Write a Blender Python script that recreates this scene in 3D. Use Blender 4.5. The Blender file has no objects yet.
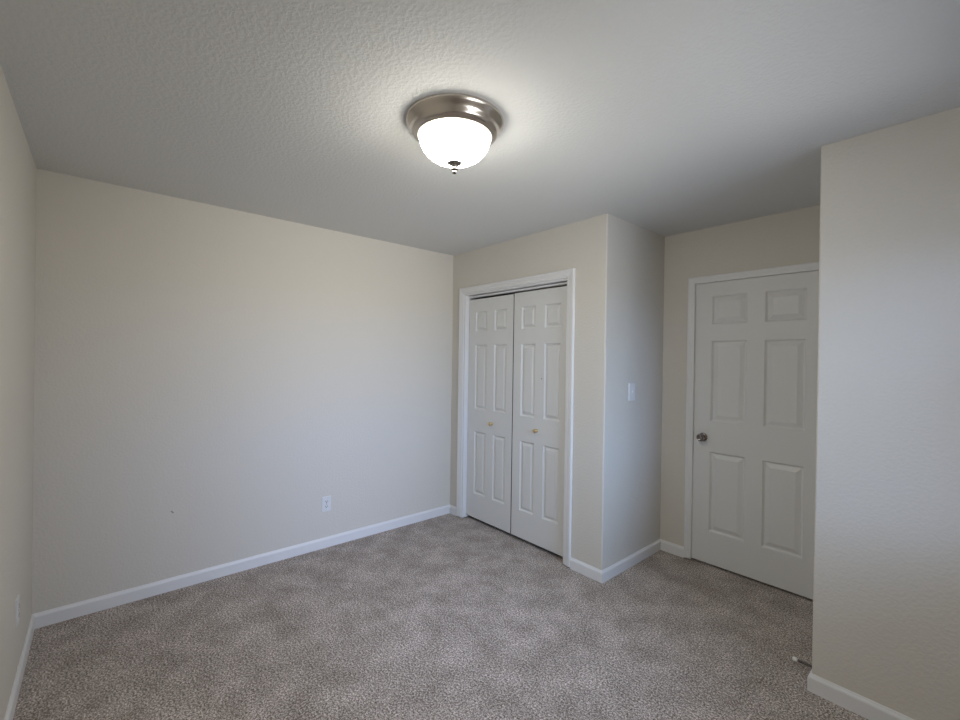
import bpy, bmesh, math, random
from mathutils import Vector, Matrix
PI = math.pi
C = bpy.context.scene.collection
S = bpy.context.scene
random.seed(7)

# ------------------------------------------------------------------ camera
yaw, pitch, roll = 0.8532, -0.0039, 0.0147
fw = Vector((-math.sin(yaw)*math.cos(pitch), math.cos(yaw)*math.cos(pitch), math.sin(pitch)))
rt = fw.cross(Vector((0, 0, 1))).normalized(); up = rt.cross(fw)
r2 = rt*math.cos(roll) + up*math.sin(roll); u2 = -rt*math.sin(roll) + up*math.cos(roll)
cam = bpy.data.cameras.new('camera'); co = bpy.data.objects.new('camera', cam); C.objects.link(co)
M = Matrix((r2, u2, -fw)).transposed().to_4x4(); M.translation = Vector((3.2815, -2.5098, 1.4708))
co.matrix_world = M
cam.sensor_width = 36; cam.lens = 36*434.4/960; cam.clip_start = .03
S.camera = co

# ------------------------------------------------------------------ light
w = bpy.data.worlds.new('sky'); S.world = w; w.use_nodes = True
nt = w.node_tree; bg = nt.nodes['Background']
# sky outside: bright lobes added above and below the horizon to shape room light
tc_ = nt.nodes.new('ShaderNodeTexCoord'); sx = nt.nodes.new('ShaderNodeSeparateXYZ'); nt.links.new(tc_.outputs['Generated'], sx.inputs[0])
def _link(v, sock):
    if isinstance(v, bpy.types.NodeSocket): nt.links.new(v, sock)
    else: sock.default_value = v
def mt(op, *v):
    n = nt.nodes.new('ShaderNodeMath'); n.operation = op
    for i, q in enumerate(v): _link(q, n.inputs[i])
    return n.outputs[0]
def vm(op, *v):
    n = nt.nodes.new('ShaderNodeVectorMath'); n.operation = op
    for i, q in enumerate(v): _link(q, n.inputs['Scale' if op == 'SCALE' and i == 1 else i])
    return n.outputs[0]
isup = mt('GREATER_THAN', sx.outputs['Z'], 0.0); isdn = mt('SUBTRACT', 1.0, isup); az = mt('ARCTAN2', sx.outputs['Y'], sx.outputs['X'])
def lobe(c):
    d = mt('DIVIDE', mt('SUBTRACT', az, c), .32); return mt('EXPONENT', mt('MULTIPLY', mt('MULTIPLY', d, d), -1.0))
K = 8.0; tot = None
for rgb, fac in (((.68, .88, 1.38), mt('MULTIPLY', isup, lobe(0))), ((.07, .13, .16), mt('MULTIPLY', isup, lobe(-.45))), ((.86, 1.18, 2.05), mt('MULTIPLY', isup, lobe(-.9))),
                 ((.77, .77, .77), mt('MULTIPLY', isdn, lobe(0))), ((.13, .17, .24), mt('MULTIPLY', isdn, lobe(-.45)))):
    t_ = vm('SCALE', rgb, fac); tot = t_ if tot is None else vm('ADD', tot, t_)
nt.links.new(tot, bg.inputs['Color']); bg.inputs['Strength'].default_value = K
WIN = (-1.70, -0.35, .80, 2.05)      # window opening y0, y1, z0, z1
al = bpy.data.lights.new('daylight', 'AREA'); al.shape = 'RECTANGLE'
al.size = WIN[1]-WIN[0]; al.size_y = WIN[3]-WIN[2]; al.cycles.is_portal = True
ao = bpy.data.objects.new('daylight', al); C.objects.link(ao)
ao.location = (3.845, (WIN[0]+WIN[1])/2, (WIN[2]+WIN[3])/2); ao.rotation_euler = Vector((-1, 0, 0)).to_track_quat('-Z', 'Y').to_euler()
H = 2.44; LAMP = 44.0
S.view_settings.view_transform = 'Standard'; S.view_settings.look = 'None'
S.view_settings.gamma = 1; S.view_settings.use_curve_mapping = False
S.view_settings.exposure = 1.0

# ------------------------------------------------------------------ materials
def mat(name, col, rough=.5, metal=0, spec=.5):
    m = bpy.data.materials.new(name); m.use_nodes = True
    b = m.node_tree.nodes['Principled BSDF']
    b.inputs['Base Color'].default_value = (*col, 1); b.inputs['Roughness'].default_value = rough
    b.inputs['Metallic'].default_value = metal; b.inputs['Specular IOR Level'].default_value = spec
    return m
def bump(m, scale, dist, strength=1, detail=3, ramp=None, coat=None):
    nt = m.node_tree; N = nt.nodes; Lk = nt.links
    tc = N.new('ShaderNodeTexCoord'); no = N.new('ShaderNodeTexNoise')
    no.inputs['Scale'].default_value = scale; no.inputs['Detail'].default_value = detail
    Lk.new(tc.outputs['Object'], no.inputs['Vector'])
    src = no.outputs['Fac']
    if ramp:
        cr = N.new('ShaderNodeValToRGB'); cr.color_ramp.elements[0].position = ramp[0]; cr.color_ramp.elements[1].position = ramp[1]
        Lk.new(src, cr.inputs['Fac']); src = cr.outputs['Color']
    b = N.new('ShaderNodeBump'); b.inputs['Distance'].default_value = dist; b.inputs['Strength'].default_value = strength
    Lk.new(src, b.inputs['Height']); Lk.new(b.outputs['Normal'], N['Principled BSDF'].inputs['Normal'])
    return tc, no
WALL = mat('wall_paint', (.71, .675, .61), .62, 0, .3); bump(WALL, 75, .003, .22, 3, (.42, .62))
CEIL = mat('ceiling_paint', (.71, .715, .705), .8, 0, .2); bump(CEIL, 66, .003, .3, 3, (.42, .60))
TRIM = mat('trim_paint', (.82, .82, .82), .38, 0, .45)
DOOR = mat('door_paint', (.77, .77, .755), .42, 0, .4); bump(DOOR, 160, .0006, .3, 2)
PLASTIC = mat('white_plastic', (.78, .79, .8), .3)
DARK = mat('dark_slot', (.02, .02, .02), .6)
NICKEL = mat('brushed_nickel', (.62, .565, .51), .22, 1)
FINIAL = mat('satin_nickel', (.17, .155, .14), .38, 1)
BRASS = mat('brass', (.75, .56, .28), .28, 1)
BRONZE = mat('satin_metal', (.27, .24, .22), .16, 1)
RUBBER = mat('white_rubber', (.8, .8, .78), .6)
def carpet():
    m = mat('carpet', (.3, .27, .25), .95, 0, .1); nt = m.node_tree; N = nt.nodes; L = nt.links; B = N['Principled BSDF']
    tc = N.new('ShaderNodeTexCoord')
    def noise(scale, det, rough=.5):
        n = N.new('ShaderNodeTexNoise'); n.inputs['Scale'].default_value = scale; n.inputs['Detail'].default_value = det
        n.inputs['Roughness'].default_value = rough
        L.new(tc.outputs['Object'], n.inputs['Vector']); return n.outputs['Fac']
    def ramp(src, stops):
        r = N.new('ShaderNodeValToRGB'); e = r.color_ramp.elements
        e[0].position, e[0].color = stops[0][0], (*stops[0][1], 1); e[1].position, e[1].color = stops[-1][0], (*stops[-1][1], 1)
        for p, c in stops[1:-1]:
            x = e.new(p); x.color = (*c, 1)
        L.new(src, r.inputs['Fac']); return r.outputs['Color']
    fine = noise(116, 1, .5); tuft = noise(250, 1, .5)
    sm = N.new('ShaderNodeMath'); sm.operation = 'MULTIPLY_ADD'; L.new(tuft, sm.inputs[0]); sm.inputs[1].default_value = .5
    hf = N.new('ShaderNodeMath'); hf.operation = 'MULTIPLY'; L.new(fine, hf.inputs[0]); hf.inputs[1].default_value = .5; L.new(hf.outputs[0], sm.inputs[2])
    c1 = ramp(sm.outputs[0], [(.36, (.12, .095, .080)), (.5, (.365, .318, .286)), (.64, (.82, .745, .695))])
    pile = ramp(noise(5.5, 6, .66), [(.36, (.80, .79, .78)), (.50, (.98, .98, .98)), (.62, (1.16, 1.16, 1.18))])      # brushed pile: vacuum and foot marks
    mx = N.new('ShaderNodeMix'); mx.data_type = 'RGBA'; mx.blend_type = 'MULTIPLY'; mx.inputs[0].default_value = 1
    L.new(c1, mx.inputs[6]); L.new(pile, mx.inputs[7]); L.new(mx.outputs[2], B.inputs['Base Color'])
    b = N.new('ShaderNodeBump'); b.inputs['Distance'].default_value = .008; b.inputs['Strength'].default_value = .35
    L.new(fine, b.inputs['Height']); L.new(b.outputs['Normal'], B.inputs['Normal'])
    return m
CARPET = carpet()
def bowl_glass():
    m = mat('lit_frosted_glass', (.9, .88, .84), .35); nt = m.node_tree; N = nt.nodes; B = N['Principled BSDF']
    B.inputs['Emission Color'].default_value = (1, .96, .84, 1)
    # the bulbs sit low in the bowl: its glass glows less up under the rim
    tc = N.new('ShaderNodeTexCoord'); sp = N.new('ShaderNodeSeparateXYZ'); mr = N.new('ShaderNodeMapRange')
    nt.links.new(tc.outputs['Object'], sp.inputs[0]); nt.links.new(sp.outputs['Z'], mr.inputs[0])
    mr.inputs[1].default_value = H-.062; mr.inputs[2].default_value = H-.172; mr.inputs[3].default_value = .012*LAMP; mr.inputs[4].default_value = LAMP
    nt.links.new(mr.outputs[0], B.inputs['Emission Strength'])
    return m
GLASS = bowl_glass()
def pane_mat():
    m = bpy.data.materials.new('window_glass'); m.use_nodes = True; nt = m.node_tree; N = nt.nodes; N.clear()
    o = N.new('ShaderNodeOutputMaterial'); t = N.new('ShaderNodeBsdfTransparent'); g = N.new('ShaderNodeBsdfGlossy')
    g.inputs['Roughness'].default_value = .02; f = N.new('ShaderNodeFresnel'); x = N.new('ShaderNodeMixShader')
    nt.links.new(f.outputs[0], x.inputs[0]); nt.links.new(t.outputs[0], x.inputs[1]); nt.links.new(g.outputs[0], x.inputs[2])
    nt.links.new(x.outputs[0], o.inputs[0]); return m
PANE = pane_mat()

# ------------------------------------------------------------------ mesh helpers
def obj(name, bm, m, parent=None, smooth=False):
    bmesh.ops.recalc_face_normals(bm, faces=bm.faces)
    me = bpy.data.meshes.new(name); bm.to_mesh(me); bm.free()
    o = bpy.data.objects.new(name, me); C.objects.link(o); me.materials.append(m)
    if smooth:
        for p in me.polygons: p.use_smooth = True
    if parent:
        o.parent = parent; o.matrix_parent_inverse = parent.matrix_basis.inverted()
    return o
def empty(name, loc):
    o = bpy.data.objects.new(name, None); C.objects.link(o); o.location = loc; o.empty_display_size = .05
    return o
def tag(o, label, cat, kind=None, group=None):
    o['label'] = label; o['category'] = cat
    if kind: o['kind'] = kind
    if group: o['group'] = group
    return o
def add_box(bm, x0, x1, y0, y1, z0, z1, bev=0, segs=2, edges=None):
    vs = [bm.verts.new((x, y, z)) for x in (x0, x1) for y in (y0, y1) for z in (z0, z1)]
    fs = [(0, 1, 3, 2), (4, 6, 7, 5), (0, 4, 5, 1), (2, 3, 7, 6), (0, 2, 6, 4), (1, 5, 7, 3)]
    faces = [bm.faces.new([vs[i] for i in f]) for f in fs]
    es = list({e for f in faces for e in f.edges})
    if edges: es = [e for e in es if edges(e)]
    if bev and es:
        bmesh.ops.bevel(bm, geom=es, offset=bev, segments=segs, profile=.5, affect='EDGES')
def add_prism(bm, poly, z0, z1, bev=(), r=.006):
    """vertical prism over a plan polygon; bev lists plan corners to round"""
    lo = [bm.verts.new((x, y, z0)) for x, y in poly]; hi = [bm.verts.new((x, y, z1)) for x, y in poly]
    n = len(poly); bm.faces.new(lo[::-1]); bm.faces.new(hi); es = []
    for i in range(n):
        f = bm.faces.new((lo[i], lo[(i+1) % n], hi[(i+1) % n], hi[i]))
    for i in bev:
        es += [e for e in lo[i].link_edges if e.other_vert(lo[i]) is hi[i]]
    if es: bmesh.ops.bevel(bm, geom=es, offset=r, segments=3, profile=.5, affect='EDGES')
def add_lathe(bm, prof, M=Matrix(), n=48, closed=True):
    """prof: list of (radius, height) spun about local z"""
    rings = []
    for r, h in prof:
        if r < 1e-6: rings.append([bm.verts.new(M @ Vector((0, 0, h)))])
        else: rings.append([bm.verts.new(M @ Vector((r*math.cos(2*PI*k/n), r*math.sin(2*PI*k/n), h))) for k in range(n)])
    for a, b in zip(rings, rings[1:]):
        if len(a) == 1 and len(b) == 1: continue
        for k in range(n):
            q = (k+1) % n
            if len(a) == 1: bm.faces.new((a[0], b[k], b[q]))
            elif len(b) == 1: bm.faces.new((a[k], b[0], a[q]))
            else: bm.faces.new((a[k], b[k], b[q], a[q]))
    return rings
def sweep(bm, prof, stations):
    """prof -> list of points per station; caps both ends"""
    R = [[bm.verts.new(p) for p in st] for st in stations]
    n = len(prof)
    for a, b in zip(R, R[1:]):
        for i in range(n):
            j = (i+1) % n; bm.faces.new((a[i], a[j], b[j], b[i]))
    bm.faces.new(R[0]); bm.faces.new(R[-1][::-1])

# ------------------------------------------------------------------ room
H = 2.44
L, XC, D, EY, XR, XW = -2.7742, 1.6636, .798, -.0933, 2.808, 3.72
OX0, OX1, OZ = .174, 1.356, 2.058            # closet opening
QX0, QX1, QZ = 1.900, 2.684, 2.046           # entry door opening
T = .12
def struct(name, bm, m, label, cat): return tag(obj(name, bm, m), label, cat, 'structure')

bm = bmesh.new(); add_box(bm, -T, XW+T, L-T, D+.2, -.1, 0)
struct('floor', bm, CARPET, 'beige grey cut pile carpet covering the whole bedroom floor', 'floor')
bm = bmesh.new(); add_box(bm, -T, XW+T, L-T, D+.2, H, H+.1)
struct('ceiling', bm, CEIL, 'white textured ceiling around the round lamp', 'ceiling')
bm = bmesh.new(); add_box(bm, -T, 0, L, D+.2, 0, H)
struct('wall_back', bm, WALL, 'long beige textured wall left of the closet, with an outlet low down', 'wall')
bm = bmesh.new(); add_box(bm, -T, XW+T, L-T, L, 0, H)
struct('wall_left', bm, WALL, 'beige wall running along the left edge of the view', 'wall')
# closet: front wall with its opening, side wall, one mesh so that the outside corner is rounded once
bm = bmesh.new()
add_box(bm, 0, OX0, 0, T, 0, H)
add_box(bm, OX0, OX1, 0, T, OZ, H)
add_prism(bm, [(OX1, 0), (XC, 0), (XC, D), (XC-T, D), (XC-T, T), (OX1, T)], 0, H, bev=(1,), r=.008)
struct('wall_closet', bm, WALL, 'beige closet wall jutting into the room around the double doors', 'wall')
bm = bmesh.new(); add_box(bm, 0, XC-T, D-.002, D+.12, 0, H)
struct('wall_closet_back', bm, WALL, 'back wall inside the closed closet', 'wall')
bm = bmesh.new()
add_box(bm, XC-T, QX0-.018, D, D+T, 0, H); add_box(bm, QX1+.018, XR, D, D+T, 0, H)
add_box(bm, QX0-.018, QX1+.018, D, D+T, QZ+.018, H); add_box(bm, XC-T, XR, D+T, D+.2, 0, H)
struct('wall_entry', bm, WALL, 'beige alcove wall around the six panel entry door', 'wall')
bm = bmesh.new(); add_prism(bm, [(XR, EY), (XW+T, EY), (XW+T, D+.2), (XR, D+.2)], 0, H, bev=(0,), r=.008)
struct('wall_right', bm, WALL, 'plain beige wall at the right edge, in front of the door alcove', 'wall')
y0, y1, z0, z1 = WIN
bm = bmesh.new()
add_box(bm, XW, XW+T, L, y0, 0, H); add_box(bm, XW, XW+T, y1, EY, 0, H)
add_box(bm, XW, XW+T, y0, y1, 0, z0); add_box(bm, XW, XW+T, y0, y1, z1, H)
struct('wall_window', bm, WALL, 'beige wall with the window, behind the viewer', 'wall')

# window (out of frame; it lets the daylight in)
wn = tag(empty('window_1', (XW+.07, (y0+y1)/2, z0)), 'white framed window behind the viewer', 'window', 'structure')
bm = bmesh.new(); f = .045
add_box(bm, XW+.05, XW+.10, y0, y0+f, z0, z1); add_box(bm, XW+.05, XW+.10, y1-f, y1, z0, z1)
add_box(bm, XW+.05, XW+.10, y0+f, y1-f, z0, z0+f); add_box(bm, XW+.05, XW+.10, y0+f, y1-f, z1-f, z1)
add_box(bm, XW+.055, XW+.095, y0+f, y1-f, (z0+z1)/2-.02, (z0+z1)/2+.02)
obj('window_frame', bm, TRIM, wn)
bm = bmesh.new(); add_box(bm, XW+.073, XW+.077, y0+f, y1-f, z0+f, z1-f); obj('pane', bm, PANE, wn)
bm = bmesh.new(); add_box(bm, XW-.04, XW+.05, y0-.03, y1+.03, z0-.025, z0, .004); obj('window_sill', bm, TRIM, wn)

# ------------------------------------------------------------------ baseboards
BP = [(0, 0), (.012, 0), (.012, .060), (.010, .067), (.006, .073), (.004, .0785), (0, .0785)]
def baseboard(name, label, a, b, nrm, ea, eb):
    """a->b along the wall foot; nrm points into the room; ea/eb: -1 inner mitre, 1 outer mitre, 0 butt"""
    a, b, nrm = Vector((*a, 0)), Vector((*b, 0)), Vector((*nrm, 0)); d = (b-a).normalized(); bm = bmesh.new()
    sa = [a + nrm*t + Vector((0, 0, z)) - d*t*ea for t, z in BP]
    sb = [b + nrm*t + Vector((0, 0, z)) + d*t*eb for t, z in BP]
    sweep(bm, BP, [sa, sb]); return struct(name, bm, TRIM, label, 'baseboard')
baseboard('baseboard_left', 'white baseboard along the wall at the left edge', (0, L), (XW, L), (0, 1), -1, -1)
baseboard('baseboard_back', 'long white baseboard under the wide wall left of the closet', (0, L), (0, 0), (1, 0), -1, -1)
baseboard('baseboard_closet_left', 'very short white baseboard between the corner and the closet casing', (0, 0), (OX0-.057, 0), (0, -1), -1, 0)
baseboard('baseboard_closet_right', 'short white baseboard between closet casing and outside corner', (OX1+.057, 0), (XC, 0), (0, -1), 0, 1)
baseboard('baseboard_closet_side', 'white baseboard along the closet side wall below the light switch', (XC, 0), (XC, D), (1, 0), 1, -1)
baseboard('baseboard_entry', 'short white baseboard left of the entry door casing', (XC, D), (QX0-.047, D), (0, -1), -1, 0)
baseboard('baseboard_return', 'white baseboard on the hidden side of the right wall in the alcove', (XR, D), (XR, EY), (-1, 0), -1, 1)
baseboard('baseboard_right', 'white baseboard under the plain wall at lower right', (XR, EY), (XW, EY), (0, -1), 1, -1)
baseboard('baseboard_window', 'white baseboard under the window behind the viewer', (XW, L), (XW, EY), (-1, 0), -1, -1)

# ------------------------------------------------------------------ door casings
def casing(name, label, x0, x1, zt, yw, wdt, parent=None):
    s = wdt/.057
    prof = [(0, 0), (0, .007), (.004, .010), (.016, .010), (.020, .0125), (.034, .0135), (.042, .017), (.052, .017), (.057, .013), (.057, 0)]
    prof = [(a*s, t) for a, t in prof]; zb = .010
    st = [[Vector((x0-a, yw-t, zb)) for a, t in prof], [Vector((x0-a, yw-t, zt+a)) for a, t in prof],
          [Vector((x1+a, yw-t, zt+a)) for a, t in prof], [Vector((x1+a, yw-t, zb)) for a, t in prof]]
    bm = bmesh.new(); sweep(bm, prof, st)
    return tag(obj(name, bm, TRIM), label, 'door casing', 'structure')
t1 = casing('trim_1', 'white moulded casing around the closet double doors', OX0+.004, OX1-.004, OZ-.004, 0, .060)
J = .016
bm = bmesh.new()
add_box(bm, OX0, OX0+J, .001, T, .005, OZ); add_box(bm, OX1-J, OX1, .001, T, .005, OZ); add_box(bm, OX0+J, OX1-J, .001, T, OZ-J, OZ)
obj('jamb', bm, TRIM, t1)
bm = bmesh.new(); add_box(bm, OX0+J, OX1-J, .040, .080, OZ-J-.020, OZ-J-.005, .002); obj('door_track', bm, TRIM, t1)
t2 = casing('trim_2', 'white casing around the entry door in the alcove', QX0+.004, QX1-.004, QZ-.004, D, .050)
bm = bmesh.new()
add_box(bm, QX0-.018, QX0, D+.001, D+T, .004, QZ); add_box(bm, QX1, QX1+.018, D+.001, D+T, .004, QZ); add_box(bm, QX0-.018, QX1+.018, D+.001, D+T, QZ, QZ+.018)
add_box(bm, QX0, QX0+.01, D+.055, D+.085, .004, QZ); add_box(bm, QX1-.01, QX1, D+.055, D+.085, .004, QZ); add_box(bm, QX0+.01, QX1-.01, D+.055, D+.085, QZ-.01, QZ)
obj('jamb', bm, TRIM, t2)

# ------------------------------------------------------------------ panelled doors
def panel_door(x0, x1, z0, z1, yf, th, xs, zs, sc=1.0):
    """six panel slab facing -y; xs / zs are (start, end) of panel columns / rows"""
    bm = bmesh.new(); cx = [x0]+[v for p in xs for v in p]+[x1]; cz = [z0]+[v for p in zs for v in p]+[z1]
    rings = [(0, 0), (.003, .004), (.009, .0115), (.014, .013), (.019, .0115), (.040*sc, .003), (.043*sc, .0015)]
    for i in range(len(cx)-1):
        for j in range(len(cz)-1):
            a, b, c, d = cx[i], cx[i+1], cz[j], cz[j+1]
            if i % 2 and j % 2:
                R = []
                for o, dp in rings:
                    R.append([bm.verts.new(p) for p in ((a+o, yf+dp, c+o), (b-o, yf+dp, c+o), (b-o, yf+dp, d-o), (a+o, yf+dp, d-o))])
                for p, q in zip(R, R[1:]):
                    for k in range(4): bm.faces.new((p[k], p[(k+1) % 4], q[(k+1) % 4], q[k]))
                bm.faces.new(R[-1])
            else:
                bm.faces.new([bm.verts.new(p) for p in ((a, yf, c), (b, yf, c), (b, yf, d), (a, yf, d))])
    def strip(pts, dy):
        for (xa, za), (xb, zb) in zip(pts, pts[1:]):
            bm.faces.new([bm.verts.new(p) for p in ((xa, yf, za), (xb, yf, zb), (xb, yf+dy, zb), (xa, yf+dy, za))])
    strip([(v, z0) for v in cx], th); strip([(v, z1) for v in cx], th); strip([(x0, v) for v in cz], th); strip([(x1, v) for v in cz], th)
    bm.faces.new([bm.verts.new(p) for p in ((x0, yf+th, z0), (x1, yf+th, z0), (x1, yf+th, z1), (x0, yf+th, z1))])
    bmesh.ops.remove_doubles(bm, verts=bm.verts, dist=1e-5)
    return bm
def knob_axis(x, y, z):      # local +z -> -y (out of the door)
    return Matrix.Translation((x, y, z)) @ Matrix.Rotation(PI/2, 4, 'X')
ZS = [(.250, .812), (1.012, 1.592), (1.712, 1.890)]
YB = .046
mid = .768
def closet_door(name, label, x0, x1, cols, kx, kz, zt):
    r = tag(empty(name, ((x0+x1)/2, YB, .03)), label, 'closet door', 'structure')
    obj('door_leaf', panel_door(x0, x1, .030, zt, YB, .034, cols, ZS, .8), DOOR, r)
    bm = bmesh.new()
    add_lathe(bm, [(0, 0), (.013, 0), (.013, .003), (.007, .006), (.006, .012), (.010, .016), (.0155, .021), (.017, .026), (.0145, .031), (.008, .034), (0, .0348)], knob_axis(kx, YB, kz), 28)
    k = obj('knob', bm, BRASS, r, True); k['label'] = 'small round brass knob'
    return r
d1 = closet_door('door_1', 'left closet door leaf, white with six narrow panels and a brass knob', OX0+J+.003, mid-.0055, [(.290, .440), (.538, .688)], .522, .905, 2.003)
d2 = closet_door('door_2', 'right closet door leaf, white with six narrow panels, beside the outside corner', mid+.0055, OX1-J-.003, [(.858, 1.008), (1.101, 1.254)], 1.035, .915, 2.008)
bm = bmesh.new(); add_box(bm, mid-.0055, mid-.0045, YB+.002, YB+.033, .032, 2.001)  # thin dark brown strip added along the left leaf's edge, darkens the gap
k = obj('edge_strip', bm, mat('brown_edge', (.10, .075, .06), .8), d1); k['label'] = 'dark brown strip on the meeting edge'
bm = bmesh.new(); add_lathe(bm, [(0, 0), (.0045, 0), (.004, .001), (0, .0014)], knob_axis(1.076, YB, 1.32), 14)
k = obj('screw_head', bm, BRONZE, d2); k['label'] = 'tiny dark screw head between the middle panels'

YE = D + .005
d3 = tag(empty('door_3', ((QX0+QX1)/2, YE, .012)), 'white six panel entry door in the alcove with a round metal knob', 'door', 'structure')
obj('door_leaf', panel_door(QX0+.002, QX1-.002, .016, QZ-.005, YE, .036, [(2.020, 2.247), (2.352, 2.577)], [(.248, .822), (1.043, 1.622), (1.740, 1.942)]), DOOR, d3)
KX, KZ = 1.972, .922
bm = bmesh.new()
add_lathe(bm, [(.011, .006), (.0105, .024), (.014, .030), (.022, .036), (.0265, .044), (.027, .052), (.024, .059), (.019, .063), (.0165, .0615), (.012, .0595), (0, .059)], knob_axis(KX, YE, KZ), 40)
k = obj('door_knob', bm, BRONZE, d3, True); k['label'] = 'round satin metal knob'
bm = bmesh.new(); add_lathe(bm, [(0, 0), (.031, 0), (.031, .003), (.027, .007), (.014, .0095), (.0108, .010)], knob_axis(KX, YE, KZ), 40)
obj('rose', bm, BRONZE, k, True)
bm = bmesh.new(); add_box(bm, QX0-.0005, QX0+.003, YE-.001, YE+.03, KZ-.028, KZ+.028); obj('strike_plate', bm, BRONZE, d3)

# ------------------------------------------------------------------ ceiling lamp
LX, LY = 1.857, -1.421
lamp = tag(empty('ceiling_lamp', (LX, LY, H)), 'round flush ceiling lamp with nickel rim and glowing white glass bowl', 'ceiling lamp')
A = Matrix.Translation((LX, LY, H)) @ Matrix.Rotation(PI, 4, 'X')
bm = bmesh.new()
add_lathe(bm, [(0, 0), (.197, 0), (.1995, .003), (.200, .008), (.1985, .013), (.194, .018), (.188, .024), (.181, .031), (.1775, .036), (.1755, .047), (.172, .053), (.166, .0575), (.161, .060), (.158, .064), (.154, .067), (.150, .067), (.148, .063), (.147, .048)], A, 96)
obj('rim', bm, NICKEL, lamp, True)
bm = bmesh.new(); prof = [(.144, .046), (.1465, .062)]
for i in range(1, 21):
    t = PI/2*i/20; prof.append((max(.1465*math.cos(t)**.90, 0) if i < 20 else 0, .062+.108*math.sin(t)))
add_lathe(bm, prof, A, 72); gb = obj('glass_bowl', bm, GLASS, lamp, True); gb['label'] = 'glowing frosted white glass bowl'
bm = bmesh.new()
add_lathe(bm, [(0, .160), (.027, .1615), (.031, .1655), (.030, .169), (.023, .174), (.016, .180), (.0125, .187), (.012, .191), (.014, .1935), (.012, .196), (.0075, .198), (.006, .200), (.008, .203), (.009, .2065), (.0075, .2105), (.004, .2125), (0, .213)], A, 36)
obj('finial', bm, FINIAL, lamp, True)

# ------------------------------------------------------------------ outlets, switch, door stop
def plate_frame(o, x, n):     # local x = right along wall, y = up, z = out of wall
    r = Vector((0, 0, 1)).cross(n); return Matrix((r, Vector((0, 0, 1)), n)).transposed().to_4x4()
def wall_plate(name, label, cat, loc, nrm, w, h):
    o = tag(empty(name, loc), label, cat); Rm = plate_frame(None, None, Vector(nrm)); o.matrix_basis = Matrix.Translation(loc) @ Rm
    def part(nm, bm, m, par=None):
        me_o = obj(nm, bm, m); me_o.parent = par or o; return me_o
    bm = bmesh.new(); add_box(bm, -w/2, w/2, -h/2, h/2, 0, .006, .0025, 3, lambda e: any(v.co.z > .003 for v in e.verts))
    part('cover_plate', bm, PLASTIC)
    return o, part
def outlet(label, loc, nrm):
    o, part = wall_plate('wall_outlet', label, 'outlet', loc, nrm, .070, .115)
    for s in (-1, 1):
        bm = bmesh.new(); n = 24; pts = []
        for k in range(n):
            a = 2*PI*k/n; pts.append((max(-.0155, min(.0155, .0175*math.cos(a))), .0145*math.sin(a)+s*.0195))
        lo = [bm.verts.new((x, y, .005)) for x, y in pts]; hi = [bm.verts.new((x, y, .0078)) for x, y in pts]
        bm.faces.new(hi)
        for k in range(n): bm.faces.new((lo[k], lo[(k+1) % n], hi[(k+1) % n], hi[k]))
        rc = part('receptacle', bm, PLASTIC)
        bm = bmesh.new()
        add_box(bm, -.0085, -.0052, s*.0195-.002, s*.0195+.0085, .0074, .0081); add_box(bm, .0052, .0085, s*.0195-.002, s*.0195+.0075, .0074, .0081)
        add_lathe(bm, [(0, .0081), (.0033, .0081), (.0033, .0074)], Matrix.Translation((0, s*.0195-.0075, 0)), 12)
        part('slots', bm, DARK, rc)
    bm = bmesh.new(); add_lathe(bm, [(.0035, .0055), (.0035, .0068), (0, .0072)], Matrix(), 14); part('screw', bm, NICKEL)
    return o
outlet('white duplex outlet low on the wide wall left of the closet', (0, -1.194, .334), (1, 0, 0))
outlet('white outlet seen edge on, low on the wall at the left edge', (.575, L, .355), (0, 1, 0))
o, part = wall_plate('light_switch', 'white light switch on the closet side wall facing the entry door alcove', 'light switch', (XC, .338, 1.248), (1, 0, 0), .080, .125)
bm = bmesh.new(); add_box(bm, -.006, .006, -.013, .013, .005, .0075, .001)
tg = part('switch_collar', bm, PLASTIC)
bm = bmesh.new(); add_prism(bm, [(-.004, -.002), (.004, -.002), (.004, .010), (-.004, .010)], .006, .017); part('toggle', bm, PLASTIC)
for s in (-1, 1):
    bm = bmesh.new(); add_lathe(bm, [(.003, .0055), (.003, .0066), (0, .007)], Matrix.Translation((0, s*.030, 0)), 14); part('screw', bm, PLASTIC)

ds = tag(empty('door_stop', (XR-.012, .015, .048)), 'spring door stop with white tip, sticking out of the alcove baseboard by the right wall', 'door stop')
Rm = Matrix.Translation((XR-.012, .015, .048)) @ Matrix.Rotation(-PI/2, 4, 'Y')
bm = bmesh.new(); add_lathe(bm, [(0, 0), (.011, 0), (.011, .003), (.006, .006), (.006, .008), (0, .008)], Rm, 20); obj('base', bm, BRONZE, ds, True)
bm = bmesh.new(); turns, per, rr, wr = 16, 14, .0055, .0014; st = []
for i in range(turns*per+1):
    a = 2*PI*i/per; h = .007+.058*i/(turns*per); c = Vector((rr*math.cos(a), rr*math.sin(a), h)); e = Vector((math.cos(a), math.sin(a), 0))
    st.append([Rm @ (c + e*wr*math.cos(q) + Vector((0, 0, 1))*wr*math.sin(q)) for q in (0, PI/2, PI, 3*PI/2)])
sweep(bm, [0]*4, st); obj('spring', bm, BRONZE, ds, True)
bm = bmesh.new(); add_lathe(bm, [(0, .063), (.0075, .063), (.009, .067), (.009, .079), (.007, .083), (0, .084)], Rm, 20); k = obj('rubber_tip', bm, RUBBER, ds, True); k['label'] = 'white rubber tip'

bm = bmesh.new(); add_lathe(bm, [(.012, .0002), (.010, .0008), (0, .001)], Matrix.Translation((0, -2.167, .487)) @ Matrix.Rotation(PI/2, 4, 'Y') @ Matrix.Rotation(-.9, 4, 'Z') @ Matrix.Diagonal((.30, 1, 1, 1)), 20)
k = obj('scuff_mark', bm, mat('scuff', (.30, .28, .25), .8), bpy.data.objects['wall_back']); k['label'] = 'small dark scuff on the beige paint'
